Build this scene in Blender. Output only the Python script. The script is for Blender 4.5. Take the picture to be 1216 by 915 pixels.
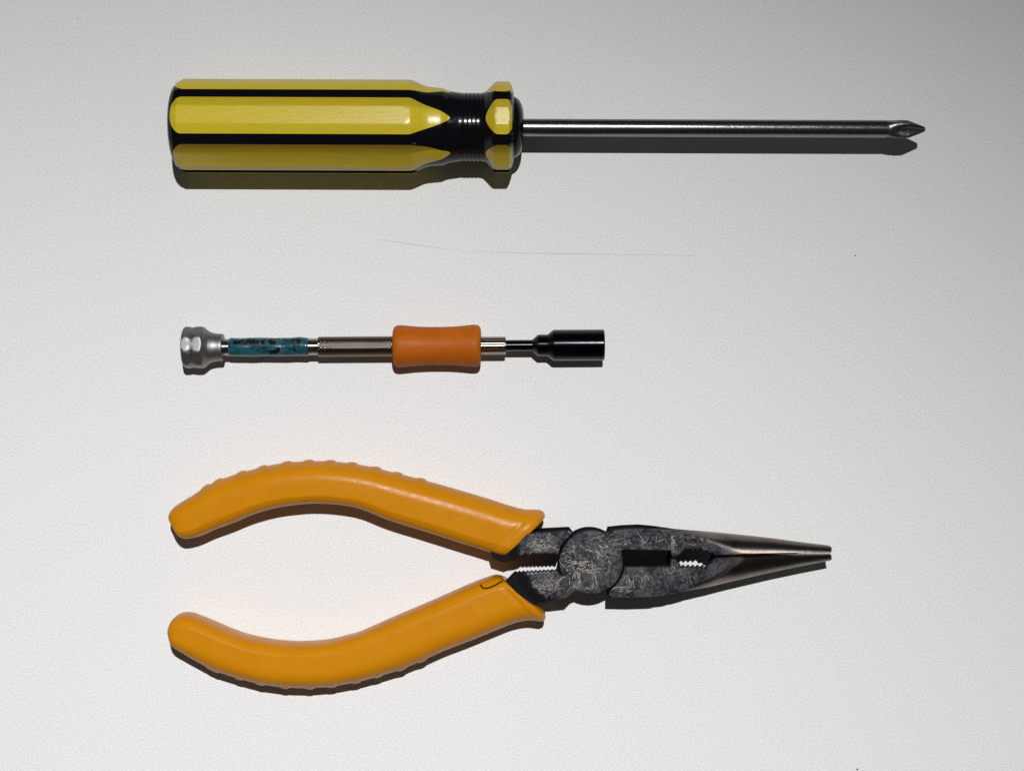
import bpy, bmesh, math, random
from math import sin, cos, pi, radians, sqrt
from mathutils import Vector, geometry
import numpy as np

random.seed(7)
SC = bpy.context.scene
for o in list(bpy.data.objects):
    bpy.data.objects.remove(o)
COL = SC.collection

# ------------------------------------------------------------------ scale
# one "unit" u is the size of one photo pixel on the table top (about 0.21 mm)
S = 1.0 / 4700.0          # metres per unit
D = 1800.0                # camera height in units
CX, CY = 608.0, 457.5

# ------------------------------------------------------------------ camera
cam_d = bpy.data.cameras.new('camera')
cam = bpy.data.objects.new('camera', cam_d)
COL.objects.link(cam)
cam.location = (0, 0, D * S)
cam_d.sensor_width = 36.0
cam_d.lens = 18.0 / (608.0 / D)
cam_d.clip_start = 0.005
cam_d.clip_end = 20.0
SC.camera = cam

# ------------------------------------------------------------------ light
W = bpy.data.worlds.new('World')
SC.world = W
W.use_nodes = True
bg = W.node_tree.nodes['Background']
bg.inputs[0].default_value = (0.96, 1.0, 1.02, 1)
bg.inputs[1].default_value = 0.036

lamp_d = bpy.data.lights.new('desk_lamp', 'SPOT')
lamp = bpy.data.objects.new('desk_lamp', lamp_d)
COL.objects.link(lamp)
lamp.location = ((761 - CX) * S, (CY + 488) * S, 3270 * S)
aim = Vector((-500 - 761, -(3900 + 488), -3270)).normalized()
lamp.rotation_euler = aim.to_track_quat('-Z', 'Y').to_euler()
lamp_d.spot_size = radians(120)
lamp_d.spot_blend = 1.0
lamp_d.shadow_soft_size = 0.005
lamp_d.energy = 33
lamp_d.color = (1.0, 0.998, 0.995)

SC.view_settings.view_transform = 'Standard'
SC.view_settings.look = 'None'
SC.view_settings.exposure = 0.0
SC.view_settings.gamma = 1.0


# ------------------------------------------------------------------ helpers
def up(x, y, h=0.0):
    """a photo pixel, seen at height h (units), to table coordinates in units"""
    k = 1.0 - h / D
    return ((x - CX) * k, (CY - y) * k)


def mat(name, base, rough=0.5, metal=0.0, spec=0.5, coat=0.0):
    m = bpy.data.materials.new(name)
    m.use_nodes = True
    b = m.node_tree.nodes['Principled BSDF']
    b.inputs['Base Color'].default_value = (*base, 1)
    b.inputs['Roughness'].default_value = rough
    b.inputs['Metallic'].default_value = metal
    b.inputs['Specular IOR Level'].default_value = spec
    b.inputs['Coat Weight'].default_value = coat
    return m


def nd(m, t, **kw):
    n = m.node_tree.nodes.new(t)
    for k, v in kw.items():
        if k in n.inputs:
            n.inputs[k].default_value = v
        else:
            setattr(n, k, v)
    return n


def lk(m, a, b):
    m.node_tree.links.new(a, b)


def coords(m, sx=1.0, sy=1.0, sz=1.0, rz=0.0):
    tc = nd(m, 'ShaderNodeTexCoord')
    mp = nd(m, 'ShaderNodeMapping')
    mp.inputs['Scale'].default_value = (sx / S, sy / S, sz / S)   # scale is "per unit"
    mp.inputs['Rotation'].default_value = (0, 0, rz)
    lk(m, tc.outputs['Object'], mp.inputs['Vector'])
    return mp.outputs['Vector']


def noise(m, vec, scale, detail=3.0, rough=0.55):
    n = nd(m, 'ShaderNodeTexNoise')
    n.inputs['Scale'].default_value = scale
    n.inputs['Detail'].default_value = detail
    n.inputs['Roughness'].default_value = rough
    lk(m, vec, n.inputs['Vector'])
    return n.outputs['Fac']


def ramp(m, fac, stops):
    r = nd(m, 'ShaderNodeValToRGB')
    e = r.color_ramp.elements
    while len(e) < len(stops):
        e.new(0.5)
    for el, (p, c) in zip(e, stops):
        el.position = p
        el.color = (c, c, c, 1) if not isinstance(c, tuple) else (*c, 1)
    lk(m, fac, r.inputs['Fac'])
    return r.outputs['Color']


def mixc(m, fac, a, b, mode='MIX'):
    n = nd(m, 'ShaderNodeMix')
    n.data_type = 'RGBA'
    n.blend_type = mode
    for sock, v in ((n.inputs[0], fac), (n.inputs[6], a), (n.inputs[7], b)):
        if isinstance(v, (int, float)):
            sock.default_value = v
        elif isinstance(v, tuple):
            sock.default_value = (*v, 1)
        else:
            lk(m, v, sock)
    return n.outputs[2]


def bump(m, height, dist_units, strength=1.0, prev=None):
    b = nd(m, 'ShaderNodeBump')
    b.inputs['Strength'].default_value = strength
    b.inputs['Distance'].default_value = dist_units * S
    lk(m, height, b.inputs['Height'])
    if prev is not None:
        lk(m, prev, b.inputs['Normal'])
    return b.outputs['Normal']


def bsdf(m):
    return m.node_tree.nodes['Principled BSDF']


ORIGIN = {}


def thing(name, x, y, z, label, cat):
    o = bpy.data.objects.new(name, None)
    COL.objects.link(o)
    o.location = (x * S, y * S, z * S)
    o.empty_display_size = 0.01
    o['label'] = label
    o['category'] = cat
    ORIGIN[o.name] = Vector((x, y, z))
    return o


def mesh_obj(name, verts, faces, m, parent=None, sharp=35, label=None, flat=False, attrs=None):
    """verts in units (world); the part sits under its parent, its origin at the thing's base"""
    root = parent
    while root is not None and root.parent is not None:
        root = root.parent
    org = ORIGIN.get(root.name, Vector((0, 0, 0))) if root is not None else Vector((0, 0, 0))
    me = bpy.data.meshes.new(name)
    me.from_pydata([((v[0] - org[0]) * S, (v[1] - org[1]) * S, (v[2] - org[2]) * S) for v in verts], [], faces)
    for an, vals in (attrs or {}).items():
        at = me.attributes.new(an, 'FLOAT', 'POINT')
        at.data.foreach_set('value', [float(q) for q in vals])
    bm = bmesh.new()
    bm.from_mesh(me)
    bmesh.ops.remove_doubles(bm, verts=bm.verts, dist=0.002 * S)
    bmesh.ops.recalc_face_normals(bm, faces=bm.faces)
    bm.to_mesh(me)
    bm.free()
    if not flat:
        me.polygons.foreach_set('use_smooth', [True] * len(me.polygons))
        me.set_sharp_from_angle(angle=radians(sharp))
    me.materials.append(m)
    o = bpy.data.objects.new(name, me)
    COL.objects.link(o)
    if parent is not None:
        o.parent = parent
    if label:
        o['label'] = label
    return o


def interp(pts, x):
    if x <= pts[0][0]:
        return pts[0][1]
    for (x0, y0), (x1, y1) in zip(pts, pts[1:]):
        if x <= x1:
            return y0 + (y1 - y0) * (x - x0) / (x1 - x0) if x1 > x0 else y1
    return pts[-1][1]


class Axis:
    """a straight tool lying along the table; photo x runs along it"""
    def __init__(self, xa, ya, xb, yb, h):
        self.k = 1.0 - h / D
        self.h = h
        a, b = Vector(up(xa, ya, h)), Vector(up(xb, yb, h))
        self.xa = xa
        self.a = a
        self.d = (b - a).normalized()
        self.n = Vector((-self.d.y, self.d.x))
        if self.n.y < 0:
            self.n = -self.n

    def pt(self, x, th, r):
        t = (x - self.xa) * self.k
        r = r * self.k
        p = self.a + self.d * t + self.n * (sin(th) * r)
        return (p.x, p.y, self.h + cos(th) * r)


def lathe(ax, stations, thetas, rfun=None, cap=True):
    V, F = [], []
    n = len(thetas)
    for (x, r) in stations:
        for t in thetas:
            rr = rfun(x, t, r) if rfun else r
            V.append(ax.pt(x, t, rr))
    for i in range(len(stations) - 1):
        for j in range(n):
            a, b = i * n + j, i * n + (j + 1) % n
            F.append((a, b, b + n, a + n))
    if cap:
        for i, flip in ((0, False), (len(stations) - 1, True)):
            V.append(ax.pt(stations[i][0], 0, 0))
            c = len(V) - 1
            for j in range(n):
                F.append((c, i * n + (j + 1) % n, i * n + j))
    return V, F


def ring(n):
    return [2 * pi * j / n for j in range(n)]


def dense(profile, step):
    out = []
    for (x0, r0), (x1, r1) in zip(profile, profile[1:]):
        m = max(1, int(abs(x1 - x0) / step))
        for i in range(m):
            t = i / m
            out.append((x0 + (x1 - x0) * t, r0 + (r1 - r0) * t))
    out.append(profile[-1])
    return out


def catmull(pts, n=6):
    P = [pts[0]] + list(pts) + [pts[-1]]
    out = []
    for i in range(1, len(P) - 2):
        p0, p1, p2, p3 = (np.array(P[i + k], float) for k in (-1, 0, 1, 2))
        for s in range(n):
            t = s / n
            out.append(tuple(0.5 * ((2 * p1) + (-p0 + p2) * t + (2 * p0 - 5 * p1 + 4 * p2 - p3) * t * t
                                    + (-p0 + 3 * p1 - 3 * p2 + p3) * t ** 3)))
    out.append(tuple(map(float, pts[-1])))
    return out


# ------------------------------------------------------------------ materials
def m_table():
    m = mat('pale_grey_laminate', (0.74, 0.735, 0.72), 0.62, 0, 0.25)
    v = coords(m)
    n1 = noise(m, v, 0.56, 2.5, 0.65)
    n2 = noise(m, v, 0.02, 3, 0.6)
    c = mixc(m, ramp(m, n1, [(0.32, 0.0), (0.68, 1.0)]), (0.605, 0.605, 0.602), (0.86, 0.86, 0.858))
    c = mixc(m, ramp(m, n2, [(0.35, 0.0), (0.65, 0.25)]), c, (0.745, 0.742, 0.735))
    lk(m, c, bsdf(m).inputs['Base Color'])
    lk(m, bump(m, n1, 0.35, 0.15), bsdf(m).inputs['Normal'])
    return m


def m_yellow():
    m = mat('yellow_plastic', (0.60, 0.47, 0.03), 0.36, 0, 0.42)
    v = coords(m, 0.03, 1, 1)
    n = noise(m, v, 0.9, 3)
    c = mixc(m, ramp(m, n, [(0.35, 0.0), (0.7, 1.0)]), (0.55, 0.42, 0.018), (0.63, 0.485, 0.024))
    dots = noise(m, coords(m, 0.6, 1, 1), 0.33, 3, 0.7)
    c = mixc(m, ramp(m, dots, [(0.66, 0.0), (0.74, 0.55)]), c, (0.30, 0.22, 0.03))
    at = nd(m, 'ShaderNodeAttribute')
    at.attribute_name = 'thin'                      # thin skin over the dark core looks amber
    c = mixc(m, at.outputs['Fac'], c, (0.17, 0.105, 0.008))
    lk(m, c, bsdf(m).inputs['Base Color'])
    v2 = coords(m, 0.25, 1, 1)
    n2 = noise(m, v2, 0.55, 4, 0.7)
    lk(m, ramp(m, n2, [(0.3, 0.20), (0.75, 0.40)]), bsdf(m).inputs['Roughness'])
    lk(m, bump(m, n2, 0.25, 0.25), bsdf(m).inputs['Normal'])
    return m


def m_black_gloss():
    m = mat('black_gloss_plastic', (0.004, 0.004, 0.0055), 0.16, 0, 0.16)
    v = coords(m)
    n = noise(m, v, 0.25, 3)
    lk(m, ramp(m, n, [(0.3, 0.12), (0.75, 0.24)]), bsdf(m).inputs['Roughness'])
    lk(m, bump(m, n, 0.15, 0.2), bsdf(m).inputs['Normal'])
    return m


def m_shaft():
    m = mat('dark_chromed_steel', (0.16, 0.155, 0.165), 0.2, 1.0)
    v = coords(m, 0.5, 1, 1)
    n = noise(m, v, 0.8, 5, 0.75)
    n3 = noise(m, coords(m, 0.012, 1, 1), 0.5, 2)
    lk(m, ramp(m, n, [(0.35, 0.14), (0.75, 0.36)]), bsdf(m).inputs['Roughness'])
    tc = nd(m, 'ShaderNodeTexCoord')
    sp = nd(m, 'ShaderNodeSeparateXYZ')
    lk(m, tc.outputs['Object'], sp.inputs[0])
    mr = nd(m, 'ShaderNodeMapRange')
    mr.inputs['From Min'].default_value = 480 * S
    mr.inputs['From Max'].default_value = 720 * S
    mr.inputs['To Min'].default_value = 0.03
    mr.inputs['To Max'].default_value = 0.55
    lk(m, sp.outputs['X'], mr.inputs['Value'])          # the plating is pitted towards the tip
    b = nd(m, 'ShaderNodeBump')
    b.inputs['Distance'].default_value = 0.5 * S
    lk(m, mr.outputs[0], b.inputs['Strength'])
    lk(m, n, b.inputs['Height'])
    lk(m, b.outputs['Normal'], bsdf(m).inputs['Normal'])
    c = mixc(m, n3, (0.20, 0.195, 0.21), (0.26, 0.25, 0.26))
    lk(m, c, bsdf(m).inputs['Base Color'])
    return m


def aniso(m, a):
    """turned or ground marks run round the tool, so highlights stretch along it"""
    b = bsdf(m)
    b.inputs['Anisotropic'].default_value = a
    c = nd(m, 'ShaderNodeCombineXYZ')
    c.inputs[0].default_value = 1.0
    lk(m, c.outputs[0], b.inputs['Tangent'])


def m_metal(name, base, rough, bscale=0.0, bdist=0.2, var=0.25, an=0.0):
    m = mat(name, base, rough, 1.0)
    if an:
        aniso(m, an)
    v = coords(m)
    n = noise(m, v, 0.4, 4, 0.65)
    c = mixc(m, n, tuple(x * (1 - var) for x in base), tuple(x * (1 + var) for x in base))
    lk(m, c, bsdf(m).inputs['Base Color'])
    lk(m, ramp(m, n, [(0.3, max(0.05, rough - 0.08)), (0.75, rough + 0.1)]), bsdf(m).inputs['Roughness'])
    if bscale:
        lk(m, bump(m, noise(m, v, bscale, 3), bdist, 0.3), bsdf(m).inputs['Normal'])
    return m


def m_rubber(name, c0, c1, rough=0.5, grain=0.9, depth=0.35, spec=0.5):
    m = mat(name, c0, rough, 0, spec)
    v = coords(m)
    n = noise(m, v, 0.03, 4, 0.6)
    c = mixc(m, ramp(m, n, [(0.35, 0.0), (0.65, 1.0)]), c0, c1)
    lk(m, c, bsdf(m).inputs['Base Color'])
    g = noise(m, v, grain, 2, 0.6)
    lk(m, bump(m, g, depth, 0.35), bsdf(m).inputs['Normal'])
    lk(m, ramp(m, noise(m, v, 0.12, 3), [(0.3, rough - 0.07), (0.7, rough + 0.08)]), bsdf(m).inputs['Roughness'])
    return m


def m_sleeve():
    m = mat('teal_tape', (0.02, 0.12, 0.16), 0.22, 0, 0.5)
    v = coords(m)
    n = noise(m, v, 0.13, 4, 0.6)
    n2 = noise(m, v, 0.28, 3, 0.6)
    c = mixc(m, ramp(m, n, [(0.34, 0.0), (0.66, 1.0)]), (0.005, 0.030, 0.045), (0.015, 0.112, 0.145))
    c = mixc(m, ramp(m, n2, [(0.60, 0.0), (0.75, 0.35)]), c, (0.07, 0.21, 0.25))
    lk(m, c, bsdf(m).inputs['Base Color'])
    lk(m, bump(m, n2, 0.8, 0.2), bsdf(m).inputs['Normal'])
    return m


def m_head():
    """blackened tool steel, rubbed and scratched on the flats"""
    m = mat('scratched_black_steel', (0.12, 0.12, 0.13), 0.42, 1.0)
    v = coords(m)
    cloud = noise(m, v, 0.055, 5, 0.65)
    fine = noise(m, v, 0.45, 4, 0.7)
    base = mixc(m, ramp(m, cloud, [(0.40, 0.0), (0.62, 1.0)]), (0.010, 0.010, 0.014), (0.048, 0.047, 0.052))
    base = mixc(m, ramp(m, fine, [(0.46, 0.0), (0.72, 0.5)]), base, (0.11, 0.107, 0.112))
    mott = noise(m, coords(m, 1, 1, 1), 0.24, 5, 0.8)
    base = mixc(m, ramp(m, mott, [(0.52, 0.0), (0.60, 0.55)]), base, (0.10, 0.097, 0.10))
    base = mixc(m, ramp(m, mott, [(0.36, 0.85), (0.46, 0.0)]), base, (0.012, 0.012, 0.016))
    # bare black oxide off the rubbed flats, ground steel on the nose
    fl = nd(m, 'ShaderNodeAttribute')
    fl.attribute_name = 'flat'
    no = nd(m, 'ShaderNodeAttribute')
    no.attribute_name = 'nose'
    base = mixc(m, fl.outputs['Fac'], (0.012, 0.012, 0.014), base)
    g = noise(m, coords(m, 1, 0.12, 0.12), 0.6, 4, 0.65)
    st = noise(m, v, 0.05, 4, 0.6)
    gc = mixc(m, g, (0.12, 0.102, 0.090), (0.235, 0.208, 0.188))
    gc = mixc(m, ramp(m, st, [(0.45, 0.0), (0.7, 0.6)]), gc, (0.11, 0.082, 0.063))
    base = mixc(m, no.outputs['Fac'], base, gc)
    lk(m, base, bsdf(m).inputs['Base Color'])
    rr = ramp(m, cloud, [(0.3, 0.36), (0.7, 0.52)])
    rr = mixc(m, fl.outputs['Fac'], (0.8, 0.8, 0.8), rr)
    rr = mixc(m, no.outputs['Fac'], rr, ramp(m, g, [(0.3, 0.33), (0.7, 0.44)]))
    lk(m, rr, bsdf(m).inputs['Roughness'])
    aniso(m, 0.0)
    mm = nd(m, 'ShaderNodeMath', operation='MULTIPLY')
    lk(m, no.outputs['Fac'], mm.inputs[0])
    mm.inputs[1].default_value = 0.85
    lk(m, mm.outputs[0], bsdf(m).inputs['Anisotropic'])
    mx = nd(m, 'ShaderNodeMath', operation='MAXIMUM')
    lk(m, fl.outputs['Fac'], mx.inputs[0])
    lk(m, no.outputs['Fac'], mx.inputs[1])
    lk(m, mx.outputs[0], bsdf(m).inputs['Metallic'])    # matt black scale where nothing rubs
    bsdf(m).inputs['Specular IOR Level'].default_value = 0.0
    lk(m, bump(m, fine, 0.5, 0.25), bsdf(m).inputs['Normal'])
    return m


M_TABLE = m_table()
M_YEL = m_yellow()
M_BLK = m_black_gloss()
M_SHAFT = m_shaft()
M_TIP = m_metal('dull_tip_steel', (0.17, 0.17, 0.175), 0.36, 0.5, 0.4)
M_ALU = m_metal('satin_aluminium', (0.225, 0.225, 0.235), 0.47, 0.8, 0.2, 0.10)
M_STEEL = m_metal('bright_nickel', (0.34, 0.31, 0.28), 0.28, 0.0, 0.1, 0.15, 0.85)
M_KNURL = m_metal('knurled_nickel', (0.215, 0.183, 0.150), 0.21, 0.0, 0.1, 0.3)
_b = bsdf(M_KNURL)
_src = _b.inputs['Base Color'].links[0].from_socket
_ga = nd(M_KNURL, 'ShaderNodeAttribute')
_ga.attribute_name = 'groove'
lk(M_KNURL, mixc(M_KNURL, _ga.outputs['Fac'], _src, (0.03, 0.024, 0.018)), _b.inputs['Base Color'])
M_SOCK = m_metal('black_oxide_steel', (0.030, 0.031, 0.036), 0.27, 0.0, 0.1, 0.15, 0.9)
M_OR = m_rubber('burnt_orange_rubber', (0.40, 0.092, 0.005), (0.45, 0.11, 0.006), 0.45, 0.5, 0.3, 0.1)
M_GRIP = m_rubber('amber_vinyl', (0.515, 0.195, 0.003), (0.535, 0.206, 0.004), 0.28, 0.7, 0.45, 0.13)
M_TEAL = m_sleeve()
M_INK = mat('black_marker_ink', (0.004, 0.005, 0.009), 0.3)
M_HEAD = m_head()
M_BARE = mat('bare_scratched_steel', (0.32, 0.297, 0.262), 0.5, 0.85)
M_SMUDGE = mat('grey_scuff', (0.40, 0.40, 0.39), 0.7)
M_SPECK = mat('dark_speck', (0.10, 0.10, 0.095), 0.8)

# ------------------------------------------------------------------ table top
R = 1700
tv, tf = [], []
N = 8
for i in range(N + 1):
    for j in range(N + 1):
        tv.append((-R + 2 * R * i / N, -R + 2 * R * j / N, 0))
for i in range(N):
    for j in range(N):
        a = i * (N + 1) + j
        tf.append((a, a + N + 1, a + N + 2, a + 1))
table = mesh_obj('tabletop', tv, tf, M_TABLE)
table['kind'] = 'structure'


def ribbon(pts, wid, z):
    """flat band through points; wid is a number or a list"""
    V, F = [], []
    n = len(pts)
    for i, p in enumerate(pts):
        a = Vector(pts[max(0, i - 1)])
        b = Vector(pts[min(n - 1, i + 1)])
        t = (b - a).normalized()
        q = Vector((-t.y, t.x)) * (wid[i] if isinstance(wid, list) else wid) * 0.5
        V += [(p[0] + q.x, p[1] + q.y, z), (p[0] - q.x, p[1] - q.y, z)]
    for i in range(n - 1):
        F.append((2 * i, 2 * i + 1, 2 * i + 3, 2 * i + 2))
    return V, F


# faint hairline scuffs on the table top
m_scuff = mat("hairline_scuff", (0.47, 0.47, 0.465), 0.6)
for pts, wmax in (([(448, 283.5), (462, 285.8), (478, 288.5), (500, 291.5), (523, 294.5), (548, 297)], 0.9),
                  ([(548, 297), (580, 298.8), (612, 300), (650, 301), (690, 301.6), (730, 302.0), (790, 302.6), (842, 304.5)], 0.9)):
    c = [up(*p) for p in catmull(pts, 8)]
    n = len(c)
    w = [wmax * (0.15 + 0.85 * sin(pi * min(1, max(0, i / (n - 1))))) * random.uniform(0.5, 1.0) for i in range(n)]
    V, F = ribbon(c, w, 0.10)
    mesh_obj('scuff', V, F, m_scuff, table, flat=True)


def blob(x, y, r, name, m):
    cx, cy = up(x, y)
    V, F = [], []
    n = 9
    rad = [r * random.uniform(0.6, 1.15) for _ in range(n)]
    for zz, f in ((0.02, 1.0), (0.35 * r, 0.7)):
        for j in range(n):
            a = 2 * pi * j / n
            V.append((cx + rad[j] * f * cos(a), cy + rad[j] * f * sin(a), zz))
    V.append((cx, cy, 0.45 * r))
    for j in range(n):
        k = (j + 1) % n
        F += [(j, k, n + k, n + j), (n + j, n + k, 2 * n)]
    return mesh_obj(name, V, F, m, table)


for (x, y, r) in ((1015.5, 303.5, 1.2), (92, 22.5, 0.7), (1018, 913, 1.4), (819, 262, 0.6), (1212, 318, 0.6)):
    blob(x, y, r, 'speck', M_SPECK)

# ================================================================== SCREWDRIVER
K0 = 54.3
hs = 52.8
A1 = Axis(200, 149.9, 1098, 153.4, hs)
sx, sy = up(640, 151.8, hs)
drv = thing('screwdriver', sx, sy, 0, 'long cross-tip screwdriver with a fluted yellow and black striped plastic handle', 'screwdriver')

ROT = radians(5.0)
T_MID, T_EDGE, N_MID, N_EDGE = 10.3, 21.7, 54.0, 49.9


def sect(th):
    """radius of the fluted bar: six ribs of three facets, grooves between"""
    a = (th - ROT) % (pi / 3)
    if a > pi / 6:
        a = pi / 3 - a
    ae = math.atan2(T_EDGE, N_EDGE)
    am = math.atan2(T_MID, N_MID)
    if a <= am:
        return N_MID / cos(a)
    if a <= ae + 1e-6:
        # line from (T_MID,N_MID) to (T_EDGE,N_EDGE)
        dx, dy = T_EDGE - T_MID, N_EDGE - N_MID
        # point on the ray (sin a, cos a)*r
        den = sin(a) * dy - cos(a) * dx
        return (T_MID * dy - N_MID * dx) / den
    return 51.6


prof_main = [(207, 30), (207.3, 38), (208.3, 43.5), (210.5, 48), (214.5, 51.8), (220, 54.2), (224, 60), (486.8, 60), (488.8, 54.8),
             (497, 51.6), (505, 48.1), (510, 46.8), (518, 46.0), (526, 45.3), (528.5, 44.4), (533, 42.4), (540, 41.4), (548, 40.2)]
rings = []
x = 548.0
while x < 571:
    rings += [(x, 40.4), (x + 2.2, 40.3), (x + 2.6, 39.7), (x + 3.4, 39.7), (x + 4.0, 40.2)]
    x += 4.8
prof = prof_main + rings + [(573, 40.4), (576, 41.2), (580, 44.6), (585, 49.6), (588, 52.4), (590, 54.5), (603, 54.5), (605, 52.5), (607.5, 48), (610, 40)]
PROF = prof


def rad(x, th):
    s = sect(th)
    if x > 575:
        s *= 0.968
    return min(interp(PROF, x), s)


ae_d = math.degrees(math.atan2(T_EDGE, N_EDGE))
am_d = math.degrees(math.atan2(T_MID, N_MID))
loc = [-30, -27, -ae_d - 1.4, -ae_d, -19.5, -15.5, -am_d, -7, -3.5, 0, 3.5, 7, am_d, 15.5, 19.5, ae_d, ae_d + 1.4, 27]
TH = []
for k in range(6):
    TH += [ROT + radians(60 * k + a) for a in loc]
stat = dense(prof, 4)
V, F = lathe(A1, stat, TH, lambda x, t, r: rad(x, t))
handle = mesh_obj('handle', V, F, M_BLK, drv, sharp=14)


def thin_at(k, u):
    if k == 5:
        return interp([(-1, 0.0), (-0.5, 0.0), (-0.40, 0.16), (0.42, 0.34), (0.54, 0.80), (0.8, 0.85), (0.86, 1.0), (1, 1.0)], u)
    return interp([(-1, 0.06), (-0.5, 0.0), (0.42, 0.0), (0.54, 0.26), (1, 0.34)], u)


def stripe(k, x0, x1, wfun, nx, name, lo, hi):
    V, F = [], []
    TT_ = []
    us = [-1, -0.85, -0.7, -0.6, -0.52, -0.46, -0.3, -0.15, 0, 0.15, 0.3, 0.46, 0.52, 0.6, 0.7, 0.85, 1]
    xs = []
    for i in range(nx + 1):
        t = i / nx
        xs.append(x0 + (x1 - x0) * (0.5 - 0.5 * cos(pi * t)))
    for x in xs:
        w = max(0.02, wfun(x))
        for u in us:
            a = ROT + radians(60 * k) + (u * radians(hi if u > 0 else lo)) * w
            V.append(A1.pt(x, a, rad(x, a) + 0.28))
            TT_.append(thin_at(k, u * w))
        for u in (1, -1):
            a = ROT + radians(60 * k) + (u * radians(hi if u > 0 else lo)) * w
            V.append(A1.pt(x, a, rad(x, a) - 0.6))
            TT_.append(thin_at(k, u * w))
    n = len(us)
    m = n + 2
    for i in range(nx):
        for j in range(n - 1):
            a = i * m + j
            F.append((a, a + 1, a + 1 + m, a + m))
        a = i * m + n - 1
        F.append((a, a + 1, a + 1 + m, a + m))
        a = i * m
        F.append((a + n + 1, a, a + m, a + m + n + 1))
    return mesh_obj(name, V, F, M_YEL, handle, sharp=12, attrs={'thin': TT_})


def w_main(x):
    if x < 226:
        return sqrt(max(0, 1 - ((226 - x) / 13.6) ** 2))
    if x > 490:
        t = (536 - x) / 46
        return max(0, t) ** 0.62
    return 1.0


def w_col(x):
    if x < 592:
        return max(0, 1 - ((592 - x) / 14.6) ** 1.7) ** 0.62
    if x > 603:
        return 1 - 0.30 * ((x - 603) / 5.5)
    return 1.0


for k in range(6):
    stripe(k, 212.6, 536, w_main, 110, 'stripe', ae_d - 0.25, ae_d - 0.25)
for k in range(6):
    stripe(k, 577.5, 608.3, w_col, 28, 'collar_facet', ae_d - 0.5, ae_d - 0.5)

V, F = lathe(A1, [(606, 34), (608.5, 36.2), (611, 36.0), (614, 34.4), (617, 31.4), (619.5, 27), (621.3, 21), (622, 13), (622, 9)], ring(72))
mesh_obj('bolster', V, F, M_BLK, drv, sharp=40)
V, F = lathe(A1, dense([(616, 10.35), (1052.5, 10.35)], 12), ring(48))
mesh_obj('shaft', V, F, M_SHAFT, drv)

tip_prof = [(1052, 10.2), (1053.5, 10.0), (1056, 10.6), (1062, 11.7), (1070, 12.4), (1078, 12.2), (1082, 10.6), (1088, 8.0), (1094, 5.2), (1097.3, 3.6), (1098.3, 2.4)]


def tip_r(x, t, r):
    f = interp([(1052, 0), (1056, 0.06), (1066, 0.34), (1076, 0.52), (1090, 0.5), (1099, 0.40)], x)
    c = 0.5 - 0.5 * cos(4 * (t - radians(24)))
    return r * (1 - f * c ** 0.8)


V, F = lathe(A1, dense(tip_prof, 1.0), ring(96), tip_r)
mesh_obj('tip', V, F, M_TIP, drv, sharp=30)

# ================================================================== PRECISION DRIVER
hn = 24.8
A2 = Axis(216, 412.6, 718, 409.4, hn)
nx_, ny_ = up(470, 411, hn)
nut = thing('precision_driver', nx_, ny_, 0, 'slim precision nut driver with silver cap, teal taped barrel, orange rubber grip and black socket', 'nut driver')


def capf(x, t, r):
    if x > 243:
        return r
    a = (t - radians(9)) % (pi / 4)
    if a > pi / 8:
        a = pi / 4 - a
    flat = 23.8 / cos(a)
    wob = -0.9 * math.exp(-((x - 230) / 2.6) ** 2) * (a / (pi / 8))
    return min(r, flat + 0.0) + wob


cap_p = [(218.3, 14), (218.4, 19), (218.9, 22.6), (220.2, 24.4), (222.5, 25.2), (225.5, 25.0), (230, 24.6), (234.5, 25.0), (239, 25.3), (241.5, 25.0),
         (243.6, 23.4), (246.3, 20.9), (249.5, 18.6), (253.5, 17.2), (258, 16.4), (264, 16.2), (265, 15.8), (265.4, 10)]
V, F = lathe(A2, dense(cap_p, 1.0), ring(120), capf)
mesh_obj('end_cap', V, F, M_ALU, nut, sharp=40)
V, F = lathe(A2, [(263, 9.9), (378.5, 9.9)], ring(48))
mesh_obj('neck', V, F, M_STEEL, nut)


def sleeve_r(x, t):
    return 11.0 + 0.22 * sin(x * 0.16 + 2 * sin(t)) + 0.10 * sin(x * 0.31 + 3 * t) + 0.5 * math.exp(-((x - 300) / 9) ** 2) * max(0, sin(t)) \
        + 0.6 * math.exp(-((x - 357) / 6) ** 2) * max(0, sin(t + 0.3))


V, F = lathe(A2, dense([(272.5, 10.2), (274, 10.9), (365.5, 10.9), (366.8, 10.2)], 2), ring(64),
             lambda x, t, r: sleeve_r(x, t) - (0.7 if r < 10.5 else 0))
sleeve = mesh_obj('tape_sleeve', V, F, M_TEAL, nut, sharp=60)


# marker handwriting: strokes given as photo (x, y), wrapped on the sleeve
def ink(strokes, ws):
    V, F = [], []
    for pts, w in zip(strokes, ws):
        c = catmull(pts, 5) if len(pts) > 2 else [tuple(np.array(pts[0]) + (np.array(pts[1]) - np.array(pts[0])) * i / 5) for i in range(6)]
        base = len(V)
        n = len(c)
        for i, p in enumerate(c):
            a, b = Vector(c[max(0, i - 1)]), Vector(c[min(n - 1, i + 1)])
            t = b - a
            t = t.normalized() if t.length > 0 else Vector((1, 0))
            q = Vector((-t.y, t.x)) * w * 0.5 * random.uniform(0.8, 1.15)
            for s in (1, 0, -1):
                xx, yy = p[0] + q.x * s, p[1] + q.y * s
                v = (411.9 - yy) / 11.2
                v = max(-0.985, min(0.985, v))
                th = math.asin(v) - 0.03
                V.append(A2.pt(xx, th, sleeve_r(xx, th) + 0.12))
        for i in range(n - 1):
            for s in (0, 1):
                a = base + 3 * i + s
                F.append((a, a + 1, a + 4, a + 3))
    return V, F


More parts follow.
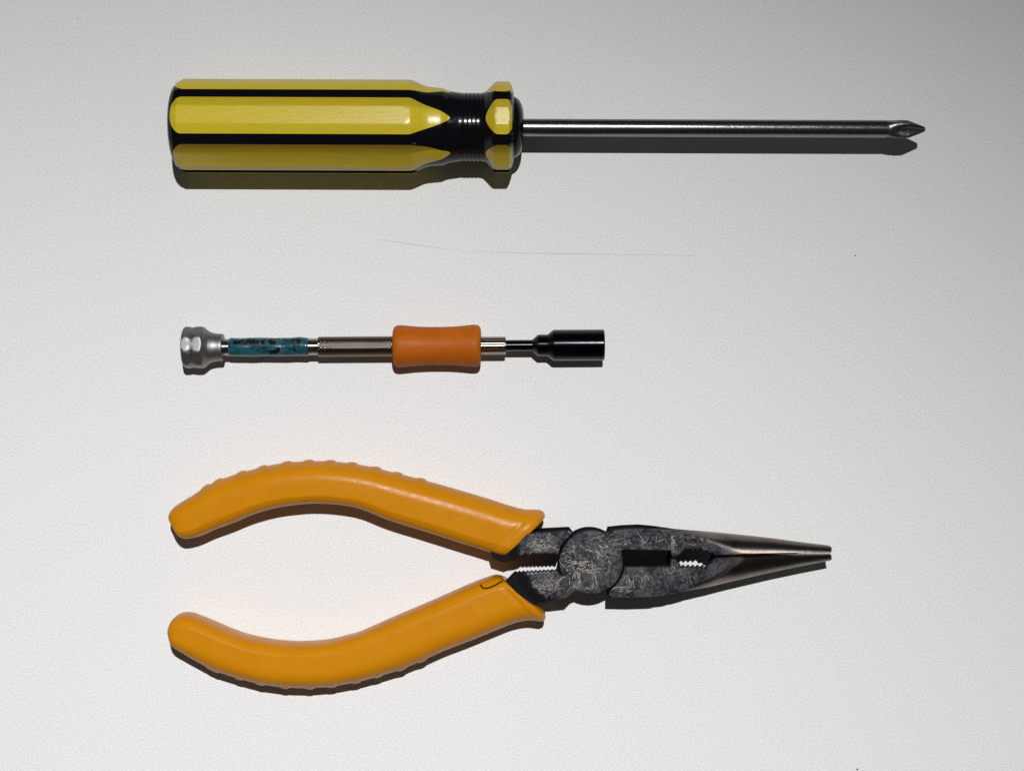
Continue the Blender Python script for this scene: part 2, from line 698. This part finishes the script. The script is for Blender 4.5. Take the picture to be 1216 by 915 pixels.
STROKES = [
    [(280.5, 409), (280.3, 403.5)], [(280.5, 403.8), (283, 407.5), (285.5, 403.8)], [(286, 403.5), (286.5, 408.5), (290, 409)], [(288, 404), (291, 404)],
    [(294, 409.5), (294.5, 404.5), (297.5, 404), (298.5, 409.5)], [(301.5, 409), (301, 404.8), (303, 404.3), (304.5, 407), (304, 411)],
    [(308, 403.8), (307.2, 408), (309, 411.5)], [(316, 404), (312.5, 405.5), (315.5, 408.5), (317.5, 411.5), (312, 412.6)],
    [(321.5, 402.6), (327, 402.2), (333, 402.4)], [(322.5, 403), (323, 406.5), (329, 407)], [(332, 412), (331.5, 415.5), (327, 417.6), (321, 418.6)],
    [(337, 402.6), (341.5, 402.8)], [(347, 404), (352, 403), (356, 402.2)], [(355, 402.5), (356.3, 407), (355.5, 412.5)],
    [(344, 413.2), (347.5, 414.8), (349.5, 417)], [(350, 407), (351.5, 412), (351.5, 418)]]
V, F = ink(STROKES, [3.4, 3.0, 3.4, 3.0, 3.0, 3.0, 3.0, 3.0, 3.6, 4.6, 4.8, 3.4, 4.0, 4.0, 1.6, 1.8])
mesh_obj('handwriting', V, F, M_INK, sleeve)


def groove(x, t):
    n = 18
    p = 2 * pi * 11.6 / n
    a = 0.5 + 0.5 * cos(n * t + 2 * pi * x / p * 0.9)
    b = 0.5 + 0.5 * cos(n * t - 2 * pi * x / p * 0.9)
    return max(a, b)


def knurl(x, t, r):
    if x < 379.2 or x > 468:
        return r
    return r - 0.46 * groove(x, t)


kst = [(377.6, 10.2), (378.3, 11.7)] + dense([(379.0, 12.0), (470, 12.0)], 0.5)
V, F = lathe(A2, kst, ring(180), knurl)
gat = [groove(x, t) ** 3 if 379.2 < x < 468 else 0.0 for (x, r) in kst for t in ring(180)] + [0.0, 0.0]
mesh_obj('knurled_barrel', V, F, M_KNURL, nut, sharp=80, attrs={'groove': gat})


def gripr(x, t, r):
    if 494 < x < 560:
        d = (t - radians(-112)) / radians(26)
        r += 0.55 * math.exp(-d * d * 2) * (0.5 + 0.5 * cos(2 * pi * x / 4.2))
        d = (t - radians(-62)) / radians(6)
        r += 0.45 * math.exp(-d * d * 2) * max(0, cos(2 * pi * x / 8))
    return r


gp = catmull([(466.9, 12), (466.9, 17.5), (467.7, 21), (469.6, 23.6), (472.5, 24.8), (477, 25.0), (485, 24.2), (500, 23.0), (518, 22.6), (536, 22.9),
              (550, 23.9), (560, 24.9), (564.5, 25.0), (568, 24.2), (570.2, 22.2), (571.2, 19), (571.4, 12)], 5)
V, F = lathe(A2, dense(gp, 1.0), ring(120), gripr)
mesh_obj('rubber_grip', V, F, M_OR, nut, sharp=70)


def flute(x, t, r):
    if x > 600.5 or r < 10:
        return r
    return r - 0.55 * (0.5 + 0.5 * cos(10 * (t - radians(6)))) ** 4


V, F = lathe(A2, dense([(569, 10.7), (599.6, 10.7), (600.6, 10.2), (600.9, 7)], 4), ring(160), flute)
mesh_obj('ferrule', V, F, M_STEEL, nut, sharp=30)
V, F = lathe(A2, [(598, 6.6), (632.6, 6.6)], ring(40))
mesh_obj('shank', V, F, M_SOCK, nut)
V, F = lathe(A2, [(631.8, 5), (632.2, 6.9), (638.2, 12.2), (640.2, 12.9), (649.5, 12.9), (651.0, 13.4), (656.5, 18.0), (658, 18.5), (716.2, 18.5), (717.4, 17.6),
                  (717.5, 13.5), (709, 12.5), (709, 2)], ring(80))
mesh_obj('socket', V, F, M_SOCK, nut, sharp=22)

# ================================================================== PLIERS
HC, TT = 37.0, 22.5          # mid plane height and half thickness of the head
HT = HC + TT
pcx, pcy = up(640, 664, HC)
pli = thing('pliers', pcx, pcy, 0, 'needle-nose pliers with amber yellow curved grips and scratched black steel jaws', 'pliers')


def dens2(poly, step=2.0):
    out = []
    n = len(poly)
    for i in range(n):
        a, b = poly[i], poly[(i + 1) % n]
        L = math.dist(a, b)
        m = max(1, int(math.ceil(L / step)))
        for k in range(m):
            t = k / m
            out.append((a[0] + (b[0] - a[0]) * t, a[1] + (b[1] - a[1]) * t))
    return out


def inside(P, poly):
    x, y = P[:, 0], P[:, 1]
    r = np.zeros(len(P), bool)
    q = np.array(poly)
    j = len(q) - 1
    for i in range(len(q)):
        xi, yi = q[i]
        xj, yj = q[j]
        if yi != yj:
            c = ((yi > y) != (yj > y)) & (x < (xj - xi) * (y - yi) / (yj - yi) + xi)
            r ^= c
        j = i
    return r


def edist(P, poly):
    q = np.array(poly)
    a = q
    b = np.roll(q, -1, axis=0)
    best = np.full(len(P), 1e9)
    for i in range(len(q)):
        d = b[i] - a[i]
        L2 = d @ d
        if L2 < 1e-12:
            continue
        t = np.clip(((P - a[i]) @ d) / L2, 0, 1)
        pr = a[i] + t[:, None] * d
        best = np.minimum(best, np.hypot(*(P - pr).T))
    return best


def slab(poly, ztop, zbot, top=True, bevel=0.9, step=2.0, grid=2.2):
    """closed body over a polygon (units, table plane).  ztop(x, y) -> height above HC, zbot a number"""
    out = dens2(poly, step)
    pts = [np.array(out)]
    q = np.array(out)
    nb = len(out)
    # inner rings hold the edge bevel
    nxt, prv = np.roll(q, -1, 0), np.roll(q, 1, 0)
    tg = nxt - prv
    tg /= np.maximum(np.hypot(tg[:, 0], tg[:, 1])[:, None], 1e-9)
    nr = np.c_[-tg[:, 1], tg[:, 0]]
    area = 0.5 * np.sum(q[:, 0] * nxt[:, 1] - nxt[:, 0] * q[:, 1])
    if area < 0:
        nr = -nr
    extra = []
    for d in (1.0, 2.2):
        c = q + nr * d
        ok = inside(c, out)
        c = c[ok]
        if len(c):
            c = c[edist(c, out) > d * 0.93]
            extra.append(c)
    mn, mx = q.min(0), q.max(0)
    gx, gy = np.meshgrid(np.arange(mn[0], mx[0], grid), np.arange(mn[1], mx[1], grid))
    g = np.c_[gx.ravel() + np.where((np.round((gy.ravel() - mn[1]) / grid) % 2) > 0, grid / 2, 0), gy.ravel()]
    g = g[inside(g, out)]
    if len(g):
        g = g[edist(g, out) > 3.2]
        extra.append(g)
    ex = np.concatenate(extra) if extra else np.zeros((0, 2))
    allp = np.concatenate([q, ex])
    edges = [(i, (i + 1) % nb) for i in range(nb)]
    vs, es, fs, ov, oe, of = geometry.delaunay_2d_cdt([Vector(p) for p in allp], edges, [list(range(nb))], 1, 1e-4)
    vs2 = np.array([(v.x, v.y) for v in vs])
    de = edist(vs2, out)
    V, F = [], []
    for i, (p, d) in enumerate(zip(vs2, de)):
        z = ztop(p[0], p[1])
        if bevel and d < 1.0:
            z = z - bevel * (1 - d) if z > bevel else z
        V.append((p[0], p[1], z))
    n0 = len(V)
    F += [tuple(f) for f in fs]
    # boundary edges of the triangulation
    cnt = {}
    for f in fs:
        for a, b in zip(f, list(f[1:]) + [f[0]]):
            key = (min(a, b), max(a, b))
            cnt[key] = cnt.get(key, 0) + 1
    bnd = [e for e, c in cnt.items() if c == 1]
    low = {}
    for a, b in bnd:
        for v in (a, b):
            if v not in low:
                low[v] = len(V)
                V.append((V[v][0], V[v][1], min(zbot, V[v][2] - 0.01)))
        F.append((a, b, low[b], low[a]))
    return V, F


def solid(parts):
    V, F = [], []
    for (v, f) in parts:
        b = len(V)
        V += [tuple(p) for p in v]
        F += [tuple(i + b for i in q) for q in f]
    return V, F


def mirror_z(vf):
    v, f = vf
    return [(p[0], p[1], -p[2] - 0.02) for p in v], f


def lift(vf):
    v, f = vf
    return [(p[0], p[1], p[2] + HC) for p in v], f


def U(p):
    return up(*p)


def zig(p0, p1, n, amp, side=1):
    """teeth between two points: returns points p0 .. p1"""
    a, b = np.array(p0[:2], float), np.array(p1[:2], float)
    h0, h1 = p0[2], p1[2]
    d = b - a
    nn = np.array([-d[1], d[0]]) / np.hypot(*d) * side
    out = []
    for i in range(2 * n + 1):
        t = i / (2 * n)
        q = a + d * t + nn * (amp if i % 2 else 0)
        out.append((q[0], q[1], h0 + (h1 - h0) * t))
    return out


DC = (702.0, 667.0)
DR = 38.2


def arc(a0, a1, r, n=26, h=HT):
    """points of the hinge circle in photo px; angles in degrees, 0 = right, 90 = up"""
    return [(DC[0] + r * cos(radians(a0 + (a1 - a0) * i / n)), DC[1] - r * sin(radians(a0 + (a1 - a0) * i / n)), h) for i in range(n + 1)]


HM = HC
# outer edges of the two jaws (photo px, height)
JA_out = [(719.5, 632, 20), (721.5, 625.2, 20), (738, 623.4, 20), (757, 622.6, 20), (778, 624.2, 24), (800, 627.4, 32), (825, 629.4, HM), (850, 631.4, HM), (885, 634.9, HM),
          (918.7, 638.7, HM), (950, 643.0, HM), (984.5, 647.3, HM), (986.6, 649.0, HM)]
JB_out = [(722.5, 706.0, HT), (723, 709.5, HT), (748, 710.0, HT), (774, 709.2, HT), (800, 705.0, 52), (820, 701.2, 45), (841, 696.4, HM), (880, 687.4, HM), (919, 678.4, HM), (955, 671.0, HM),
          (985, 665.4, HM), (986.6, 663.6, HM)]
# inner edges
hz_ = HM + 14
JA_in = [(986.6, 656.3, HM + 7)] + zig((984, 656.5, HM + 8), (866, 659.0, HM + 22), 34, 0.75, 1) + \
        [(850, 659.0, HT - 3), (847.5, 659.0, HT - 2)] + \
        zig((846, 656.0, HT - 1), (833, 651.0, HT), 2, 2.4, -1) + zig((831.5, 650.6, HT), (814.5, 651.2, HT), 3, 2.8, -1) + \
        [(811, 655, HT), (806.5, 658.6, HT), (803, 661.0, HT), (797.5, 661.6, HT), (796.2, 653.6, HT), (770, 653.2, HT), (741.5, 653.0, HT)]
JB_in = [(741.8, 672.2, HT), (770, 672.0, HT), (795.6, 671.6, HT), (796.4, 663.0, HT), (801, 662.6, HT), (804, 664.6, HT), (807, 668.0, HT)] + \
        zig((809.5, 673.2, HT), (838, 673.6, HT), 5, 2.6, -1) + [(842, 668.0, HT), (846.5, 663.8, HT - 1), (849.5, 661.2, HT - 3)] + \
        zig((866, 661.2, HM + 22), (984, 658.2, HM + 8), 34, 0.5, 1) + [(986.6, 657.8, HM + 7)]

# shanks
SA_up = [(578, 708, HT), (601, 689.5, HT), (607.5, 682.5, HT)] + zig((612, 678.2, HT), (660.5, 675.8, HT), 10, 1.9, 1)
SA_lo = [(684.6, 700.6, HT), (680.4, 703.4, HT), (673.5, 710.5, HT), (655, 712.6, HT), (640, 716, HT), (622, 722.5, HT), (600, 731, HT), (580, 738, HT)]
SB_up = [(575, 628, HM), (600, 621, HM), (625, 628.5, 20), (646, 626.8, 20), (675.5, 625.4, 20), (679.3, 629.6, 20), (680.6, 633.4, 30)]
SB_lo = [(663.0, 658.3, HT)] + zig((661.5, 658.9, HT), (619, 660.2, HT), 9, 1.9, 1) + [(611, 664.5, HT), (600, 668.5, HT), (585, 664, HT)]

angA0, angA1 = 203, 66        # hinge disc edge of A, left side over the top
A_top = SA_up + arc(angA0, angA1, DR) + JA_out[1:] + JA_in + arc(20, -116, DR) + SA_lo[1:]
B_shank = SB_up + arc(124, 169, DR + 1.3, 12) + SB_lo
B_jaw = list(reversed(arc(-7.5, -58, DR + 1.3, 16))) + JB_in[1:] + list(reversed(JB_out[2:])) + [JB_out[1]]
# lower layer, hidden mostly: the same two levers, with the hinge disc on B
A_low_shank = SA_up[:-1] + list(reversed(arc(237, 196, DR + 1.3, 10))) + SA_lo[2:]
A_low_jaw = JA_out[1:] + JA_in + arc(24, 58, DR + 1.3, 10)
B_low = SB_up[:-1] + arc(118, 20, DR - 1.0, 16) + arc(5, -40, DR - 1.0, 8) + JB_in + list(reversed(JB_out)) + arc(-75, -190, DR - 1.0, 16) + SB_lo[1:]

gapA = [U((741, 661.4, HM)), U((800, 660.6, HM)), U((866, 659.2, HM)), U((987, 656.8, HM))]
ga_x = [(p[0], p[1]) for p in gapA]
oa = [U(p) for p in JA_out[1:-1]]
ob = [U(p) for p in JB_out[1:-1]]
RZ = [(up(p, 660, HM)[0], v) for p, v in ((720, 900), (770, 300), (785, 120), (800, 70), (815, 47), (830, 37), (850, 28), (866, 23.2), (900, 19.0), (940, 14.5), (986.6, 9.0))]


def zjaw(side):
    edge = oa if side > 0 else ob
    ctr = Vector(up(668, 668 if side > 0 else 657, HT))

    def f(x, y):
        z = TT
        if x > edge[2][0]:
            y0 = interp(ga_x, x)
            ye = interp(edge, x)
            ry = abs(ye - y0)
            v = (y - y0) * side
            v = max(0.0, v) / ry
            rz = interp(RZ, x)
            c = rz * sqrt(max(0.0, 1 - min(1.0, v) ** 2.1))
            lo_, hi_ = edge[2][0], up(812, 0, HM)[0]
            c = max(c, (TT + 3) * (1 - (x - lo_) / (hi_ - lo_)))
            # soft blend between the flat and the ground nose
            z = min(TT, c)
            if abs(c - TT) < 2.0:
                z = TT - (2.0 - (c - TT)) ** 2 / 8.0
        x6 = up(690, 0, HT)[0]
        if x < x6:
            d = (Vector((x, y)) - ctr).length - (44.5 if side > 0 else 50)
            if d > 0:
                z = TT - min(9.0, d * 0.8)
        return z
    return f


zA, zB = zjaw(1), zjaw(-1)
Lu = lambda poly: [U(p) for p in poly]
PL = TT - 9.0        # underside of the toothed plates; the blocks below stand back from the teeth


def back(poly, d):
    return [(x, y + d, h) for (x, y, h) in poly]


def attrs_of(V, f):
    fl, no = [], []
    x_n = up(775, 0, HM)[0]
    for (x, y, z) in V:
        zz = z - HC
        t = f(x, y)
        fl.append(max(0.0, min(1.0, (zz - (TT - 1.3)) / 0.9)))
        no.append(max(0.0, min(1.0, (TT - t + 0.25) / 1.5)) * min(1.0, max(0.0, (x - x_n) / 70.0)) if x > x_n and t < TT - 0.001 else 0.0)
    return {'flat': fl, 'nose': no}


disc_ring = arc(0, 354, DR - 0.4, 60)
JB_back = [(741.8, 672.2, HT), (770, 672.0, HT), (795.6, 671.6, HT), (796.4, 663.0, HT), (801, 662.6, HT), (803, 672, HT), (807, 685.0, HT), (838, 684.5, HT),
           (846.5, 672.0, HT - 1), (850.5, 661.6, HT - 3)] + JB_in[-71:]
SA_back = [(578, 718, HT), (600, 702, HT), (612, 692, HT), (658, 686, HT)]
SB_back = [(657, 655.0, HT), (640, 654.5, HT), (615, 655.5, HT), (600, 660, HT), (585, 658, HT)]
PA = [slab(Lu(A_top), zA, PL)]
lowz = lambda z1: (lambda x, y: z1)


def block(poly, f, z0):
    """full depth body below a plate: its top is flat at PL unless the nose dips lower"""
    up_half = slab(Lu(poly), lambda x, y: min(PL - 0.02, f(x, y) - 0.35), 0.0, bevel=0)
    dn_half = mirror_z(slab(Lu(poly), f, 0.0))
    return [up_half, dn_half]


A_low_jaw_b = JA_out[1:] + JA_in + arc(24, 58, DR + 1.3, 10)
PA += block(SA_back + list(reversed(arc(237, 205, DR + 1.3, 10))) + SA_lo[2:], zA, 0)
PA += block(A_low_jaw_b, zA, 0)
PA += [slab(Lu(disc_ring), lowz(PL - 0.05), 0.0, bevel=0)]
V, F = lift(solid(PA))
leverA = mesh_obj('jaw', V, F, M_HEAD, pli, sharp=28, label='jaw lever that carries the round scratched hinge plate', attrs=attrs_of(V, zA))
PB = [slab(Lu(B_shank), zB, PL), slab(Lu(B_jaw), zB, PL)]
PB += block(SB_up + arc(124, 165, DR + 1.3, 10) + SB_back, zB, 0)
PB += block(list(reversed(arc(-7.5, -58, DR + 1.3, 16))) + JB_back[1:] + list(reversed(JB_out[2:])) + [JB_out[1]], zB, 0)
PB += [mirror_z(slab(Lu(disc_ring), lowz(TT), 0.0))]
V, F = lift(solid(PB))
leverB = mesh_obj('jaw', V, F, M_HEAD, pli, sharp=28, label='jaw lever stepped under the hinge plate', attrs=attrs_of(V, zB))


# scratches rubbed through the blackening
def scratch_set(strokes, poly, parent, extra, box, patches=()):
    P = Lu(poly)
    V, F = [], []

    def add(c, w):
        n = len(c)
        if n < 2:
            return
        ws = [0.8 * w * (0.35 + 0.65 * sin(pi * (i + 0.5) / n)) * random.choice((0.05, 0.35, 0.6, 0.9, 1.2)) for i in range(n)]
        v, f = ribbon(c, ws, HT + 0.05)
        b = len(V)
        V.extend(v)
        F.extend(tuple(i + b for i in q) for q in f)
    for pts, w in strokes:
        c = [U((p[0], p[1], HT)) for p in catmull(pts, 9)]
        add(c, w)
    x0, y0, x1, y1 = box
    f = zA if parent is leverA else zB
    for _ in range(extra // 9):
        mx_, my_ = random.uniform(x0, x1), random.uniform(y0, y1)
        a0 = random.uniform(0, pi)
        sp = random.uniform(3, 9)
        for _k in range(random.randint(6, 20)):
            x, y = random.gauss(mx_, sp), random.gauss(my_, sp)
            a = a0 + random.gauss(0, 0.45)
            L = min(16, random.expovariate(1 / 4.0) + 1.2)
            k = random.gauss(0, 0.012)
            pts = [(x + cos(a + k * t_ * L) * t_ * L, y - sin(a + k * t_ * L) * t_ * L) for t_ in (0, 0.33, 0.66, 1)]
            c = [U((q[0], q[1], HT)) for q in catmull(pts, 3)]
            q = np.array(c)
            if inside(q, P).all() and edist(q, P).min() > 1.6 and all(f(t_[0], t_[1]) > TT - 0.02 for t_ in c):
                add(c, min(0.75, random.expovariate(1 / 0.28) + 0.12))
    for (px, py, rx, ry, ang, cnt, wd) in patches:
        for _ in range(int(cnt * 0.72)):
            x, y = random.gauss(px, rx), random.gauss(py, ry)
            a = radians(ang) + random.gauss(0, 0.30)
            L = random.uniform(1.2, 5.0)
            pts = [(x - cos(a) * L, y + sin(a) * L), (x, y), (x + cos(a) * L, y - sin(a) * L)]
            c = [U((q[0], q[1], HT)) for q in catmull(pts, 3)]
            q = np.array(c)
            if inside(q, P).all() and edist(q, P).min() > 1.4 and all(f(t_[0], t_[1]) > TT - 0.02 for t_ in c):
                add(c, wd * random.uniform(0.4, 1.3))
    o = mesh_obj('scratches', V, F, M_BARE, parent, flat=True)
    o['kind'] = 'stuff'
    return o


def z5(x, y):
    return (590 + x / 6.756, 600 + y / 6.756)


def z7(x, y):
    return (660 + x / 6.08, 610 + y / 6.08)


SA = [([z5(600, 450), z5(640, 465), z5(720, 460)], 1.6), ([z5(615, 470), z5(625, 540), z5(618, 585)], 1.1), ([z5(640, 500), z5(665, 580), z5(668, 660)], 1.2),
      ([z5(760, 430), z5(775, 520), z5(815, 655)], 1.0), ([z5(685, 325), z5(720, 355), z5(775, 370)], 1.1), ([z5(800, 360), z5(840, 395), z5(880, 435)], 1.0),
      ([z5(835, 340), z5(850, 380), z5(895, 350)], 0.8), ([z5(545, 555), z5(500, 600), z5(440, 640)], 0.9), ([z5(640, 500), z5(700, 520), z5(770, 545)], 1.2),
      ([z5(680, 540), z5(735, 510), z5(780, 560)], 0.9), ([z5(620, 510), z5(600, 490), z5(560, 480)], 0.8), ([z5(760, 530), z5(790, 560), z5(800, 620)], 0.8),
      ([z5(690, 650), z5(760, 662), z5(815, 655)], 0.7), ([z5(505, 400), z5(560, 370), z5(600, 375)], 0.8), ([z5(880, 345), z5(950, 348), z5(1005, 346)], 0.45),
      ([z7(575, 100), z7(610, 160), z7(650, 205)], 0.7), ([z7(830, 145), z7(850, 200), z7(845, 280)], 0.9), ([z7(300, 215), z7(340, 240), z7(380, 235)], 0.8),
      ([z5(500, 430), z5(520, 470), z5(560, 500)], 0.7), ([z5(700, 470), z5(740, 480), z5(770, 500)], 0.8)]
PAT_A = [(*z5(660, 460), 8, 2.2, 5, 40, 0.9), (*z5(700, 520), 10, 2.5, 160, 45, 0.9), (*z5(850, 385), 6, 6, 140, 40, 0.8), (*z5(820, 260), 9, 3, 10, 26, 0.6),
         (*z5(600, 400), 7, 4, 150, 26, 0.6), (*z5(450, 640), 11, 5, 30, 60, 0.6), (*z5(350, 655), 7, 3, 150, 45, 0.8), (*z5(490, 590), 9, 5, 45, 36, 0.5),
         (*z5(640, 590), 4, 7, 95, 26, 0.8), (*z5(780, 590), 3, 8, 110, 22, 0.7), (*z5(930, 560), 6, 7, 60, 26, 0.45), (*z7(600, 200), 10, 4, 100, 24, 0.45),
         (*z7(840, 200), 2.5, 9, 85, 34, 0.7), (*z7(960, 235), 9, 3, 150, 30, 0.5), (*z7(440, 215), 9, 4, 10, 24, 0.45), (*z5(690, 645), 9, 3, 0, 26, 0.6)]
scratch_set(SA, A_top, leverA, 120, (615, 625, 850, 712), PAT_A)
SB1 = [([z5(330, 360), z5(400, 340), z5(450, 300)], 0.8), ([z5(275, 300), z5(340, 290), z5(410, 285)], 0.7), ([z5(430, 215), z5(405, 240), z5(400, 265)], 0.7),
       ([z5(380, 350), z5(430, 330), z5(490, 355)], 0.7)]
scratch_set(SB1, B_shank, leverB, 60, (612, 626, 680, 660), [(*z5(370, 340), 9, 3, 25, 40, 0.6), (*z5(300, 330), 6, 4, 160, 24, 0.5), (*z5(420, 260), 3, 5, 110, 16, 0.6)])
SB2 = [([z7(400, 555), z7(430, 530), z7(520, 525)], 0.9), ([z7(510, 440), z7(545, 490), z7(570, 530)], 0.7), ([z7(800, 410), z7(830, 430), z7(850, 400)], 0.7),
       ([z7(570, 440), z7(610, 455), z7(620, 480)], 0.6)]
scratch_set(SB2, B_jaw, leverB, 50, (722, 672, 840, 710), [(*z7(600, 450), 10, 5, 100, 40, 0.5), (*z7(470, 540), 10, 3, 15, 34, 0.6), (*z7(820, 400), 6, 5, 120, 34, 0.55), (*z7(520, 460), 6, 6, 60, 24, 0.5)])

# ------------------------------------------------------------------ grips
SEC = [(1.0, 0.0), (0.97, 0.27), (0.885, 0.54), (0.74, 0.77), (0.53, 0.92), (0.28, 0.99), (0.0, 1.0), (-0.30, 0.996), (-0.54, 0.988), (-0.61, 0.962), (-0.76, 0.875), (-0.895, 0.71), (-0.972, 0.42), (-1.0, 0.0)]
SECP = catmull(SEC, 4)
SECTION = SECP + [(w, -z) for (w, z) in reversed(SECP[1:-1])]


def resample(pts, n):
    q = np.array(pts, float)
    L = np.r_[0, np.cumsum(np.hypot(*np.diff(q, axis=0).T))]
    t = np.linspace(0, L[-1], n)
    return np.c_[np.interp(t, L, q[:, 0]), np.interp(t, L, q[:, 1])]


GH = 31.0                     # grip mid plane height
GZ = 30.4                     # half thickness


def grip(outer, inner, tip, label, sgn):
    n = 150

    def pos(p, h):
        return up(p[0], p[1], h + max(0, min(24, (245 - p[0]) * 0.6)))
    o = resample(catmull([pos(p, GH - 8 * sgn) for p in [tip] + outer], 8), n)
    i_ = resample(catmull([pos(p, GH + 12 * sgn) for p in [tip] + inner], 8), n)
    V, F = [], []
    m = len(SECTION)
    st = []
    for k in range(1, n):
        t = k / (n - 1)
        C = (o[k] + i_[k]) / 2
        Wv = (o[k] - i_[k]) / 2
        half = np.hypot(*Wv)
        hz = GZ
        e = t / 0.075
        if e < 1:
            hz = GZ * (1 - (1 - e) ** 2.4) ** 0.5
        hz *= 0.92 + 0.08 * sin(pi * min(1, t * 1.1))
        lip = 0.0
        if t > 0.955:
            lip = 0.045 * min(1, max(0, (t - 0.968) / 0.008))
            if t < 0.968:
                lip = -0.02 * sin(pi * (t - 0.955) / 0.013)
        if t > 0.992:
            lip -= 0.05 * (t - 0.992) / 0.008
        hz *= 1 + lip
        st.append((C, Wv, hz))
        for (w, z) in SECTION:
            p = C + Wv * w
            V.append((p[0], p[1], GH + hz * z))
    for k in range(n - 2):
        for j in range(m):
            a, b = k * m + j, k * m + (j + 1) % m
            F.append((a, b, b + m, a + m))
    for k, s in ((0, 1), (n - 2, -1)):
        C, Wv, hz = st[k]
        c = len(V)
        V.append((C[0], C[1], GH))
        for j in range(m):
            F.append((c, k * m + j, k * m + (j + 1) % m))
    g = mesh_obj('grip', V, F, M_GRIP, pli, sharp=50, label=label)
    return g, o, (o - i_) / 2


UP_OUT = [(198.6, 616), (199.2, 609), (203, 603.5), (213, 596.5), (227, 588.5), (253, 573), (277, 563.6), (305, 555.6), (332, 549.8), (360, 547), (390, 546.8), (420, 549.6), (445, 554.2),
          (468, 560), (505, 569.4), (545, 580.6), (580, 591), (606, 599.4), (622, 603.4), (640, 604.2), (646, 607.5), (647, 612.5)]
UP_IN = [(201.8, 627.5), (205.5, 636), (211, 640.6), (219.6, 641.6), (237, 637), (255, 629), (277, 621), (300.5, 611.2), (328, 603.4), (354, 599.6), (377.5, 598.2), (407, 600.4), (430, 605.4),
         (460, 617.6), (500, 630.2), (540, 643), (572, 653), (588, 658.5), (596.5, 660.4)]
LO_OUT = [(198.6, 764), (200.5, 771), (206, 776), (214, 779.4), (231.5, 786.8), (257, 797.4), (283, 805.6), (308, 812.2), (338, 816.4), (367.6, 817.2), (397, 814.8), (430, 808.6), (450, 803),
          (475, 795.6), (505, 783.2), (530, 772), (560, 760.6), (590, 748.4), (612, 740), (630, 736.8), (644, 738.2), (648, 735), (647.5, 727)]
LO_IN = [(199.6, 748), (201.4, 740), (205.5, 733.4), (213, 728.8), (225, 727.2), (237, 729.6), (255, 735.6), (277, 745.2), (300, 752.6), (330, 758), (360, 759.6), (390, 757.4), (415, 751.6),
         (430, 747), (469.5, 729.6), (509, 712.8), (542.5, 698), (566, 688), (584, 681.6), (592, 681), (599, 684), (600.5, 689)]
gu, ou, wu = grip(UP_OUT, UP_IN, (199.6, 622), None, 1)
gl, ol, wl = grip(LO_OUT, LO_IN, (198.6, 756), None, -1)


# moulded ridges across the outer edge of each grip
SEC_Z = [(z, w) for (w, z) in SEC if w >= 0.55]


def ridge(parent, o, wv, px, dirsign):
    X = up(px, 0, GH)[0]
    i = int(np.argmin(np.abs(o[20:, 0] - X))) + 20
    c = o[i]
    half = np.hypot(*wv[i])
    t = o[min(i + 2, len(o) - 1)] - o[max(0, i - 2)]
    t = t / np.hypot(*t)
    nrm = np.array([-t[1], t[0]])
    if nrm[1] * dirsign < 0:
        nrm = -nrm
    V, F = [], []
    prof = [(-8.5, -0.7), (-6.8, 0.2), (-4.6, 1.1), (-2.0, 1.7), (1.0, 1.9), (3.6, 1.6), (5.4, 0.6), (6.4, -0.7)]
    zs = [-0.80, -0.68, -0.5, -0.25, 0, 0.25, 0.5, 0.68, 0.80]
    for zz in zs:
        w = interp(SEC_Z, abs(zz) / 0.96)
        f = 1 - (abs(zz) / 0.80) ** 4
        for (a, b) in prof:
            p = c + t * a + nrm * (b * f - 1.4 * (1 - f) - half * (1 - w) - 0.1)
            V.append((p[0], p[1], GH + GZ * zz))
    m = len(prof)
    for k in range(len(zs) - 1):
        for j in range(m - 1):
            a = k * m + j
            F.append((a, a + 1, a + m + 1, a + m))
    mesh_obj('ridge', V, F, M_GRIP, parent, sharp=60)


for px in (235, 258, 286, 313, 340, 366, 393, 420, 446, 473, 500):
    ridge(gu, ou, wu, px, 1)
for px in (233, 257, 284, 310, 339, 368, 396, 423, 450, 477, 503):
    ridge(gl, ol, wl, px, -1)

# slit that parts a tongue of vinyl from the lower grip, beside the lever
sl = [up(*p, GH + 26) for p in catmull([(570.5, 694.5), (573, 697.6), (578, 698.2), (586, 695.6), (594, 691.4), (606, 685.5)], 6)]
rv, rf = ribbon(sl, 1.9, 0)
cm_v = [(v[0], v[1], GH + 2) for v in rv] + [(v[0], v[1], GH + 60) for v in rv]
nn = len(rv)
cm_f = list(rf) + [tuple(i + nn for i in reversed(f)) for f in rf]
loop = [2 * i for i in range(nn // 2)] + [2 * i + 1 for i in reversed(range(nn // 2))]
for a, b in zip(loop, loop[1:] + loop[:1]):
    cm_f.append((a, b, b + nn, a + nn))
cut = mesh_obj('slit_cutter', cm_v, cm_f, M_GRIP, pli)
bo = gl.modifiers.new('slit', 'BOOLEAN')
bo.operation = 'DIFFERENCE'
bo.object = cut
bo.solver = 'EXACT'
bpy.context.view_layer.update()
dg = bpy.context.evaluated_depsgraph_get()
new = bpy.data.meshes.new_from_object(gl.evaluated_get(dg))
gl.modifiers.clear()
if len(new.polygons) > 1000:
    gl.data = new
    new.set_sharp_from_angle(angle=radians(50))
bpy.data.objects.remove(cut)
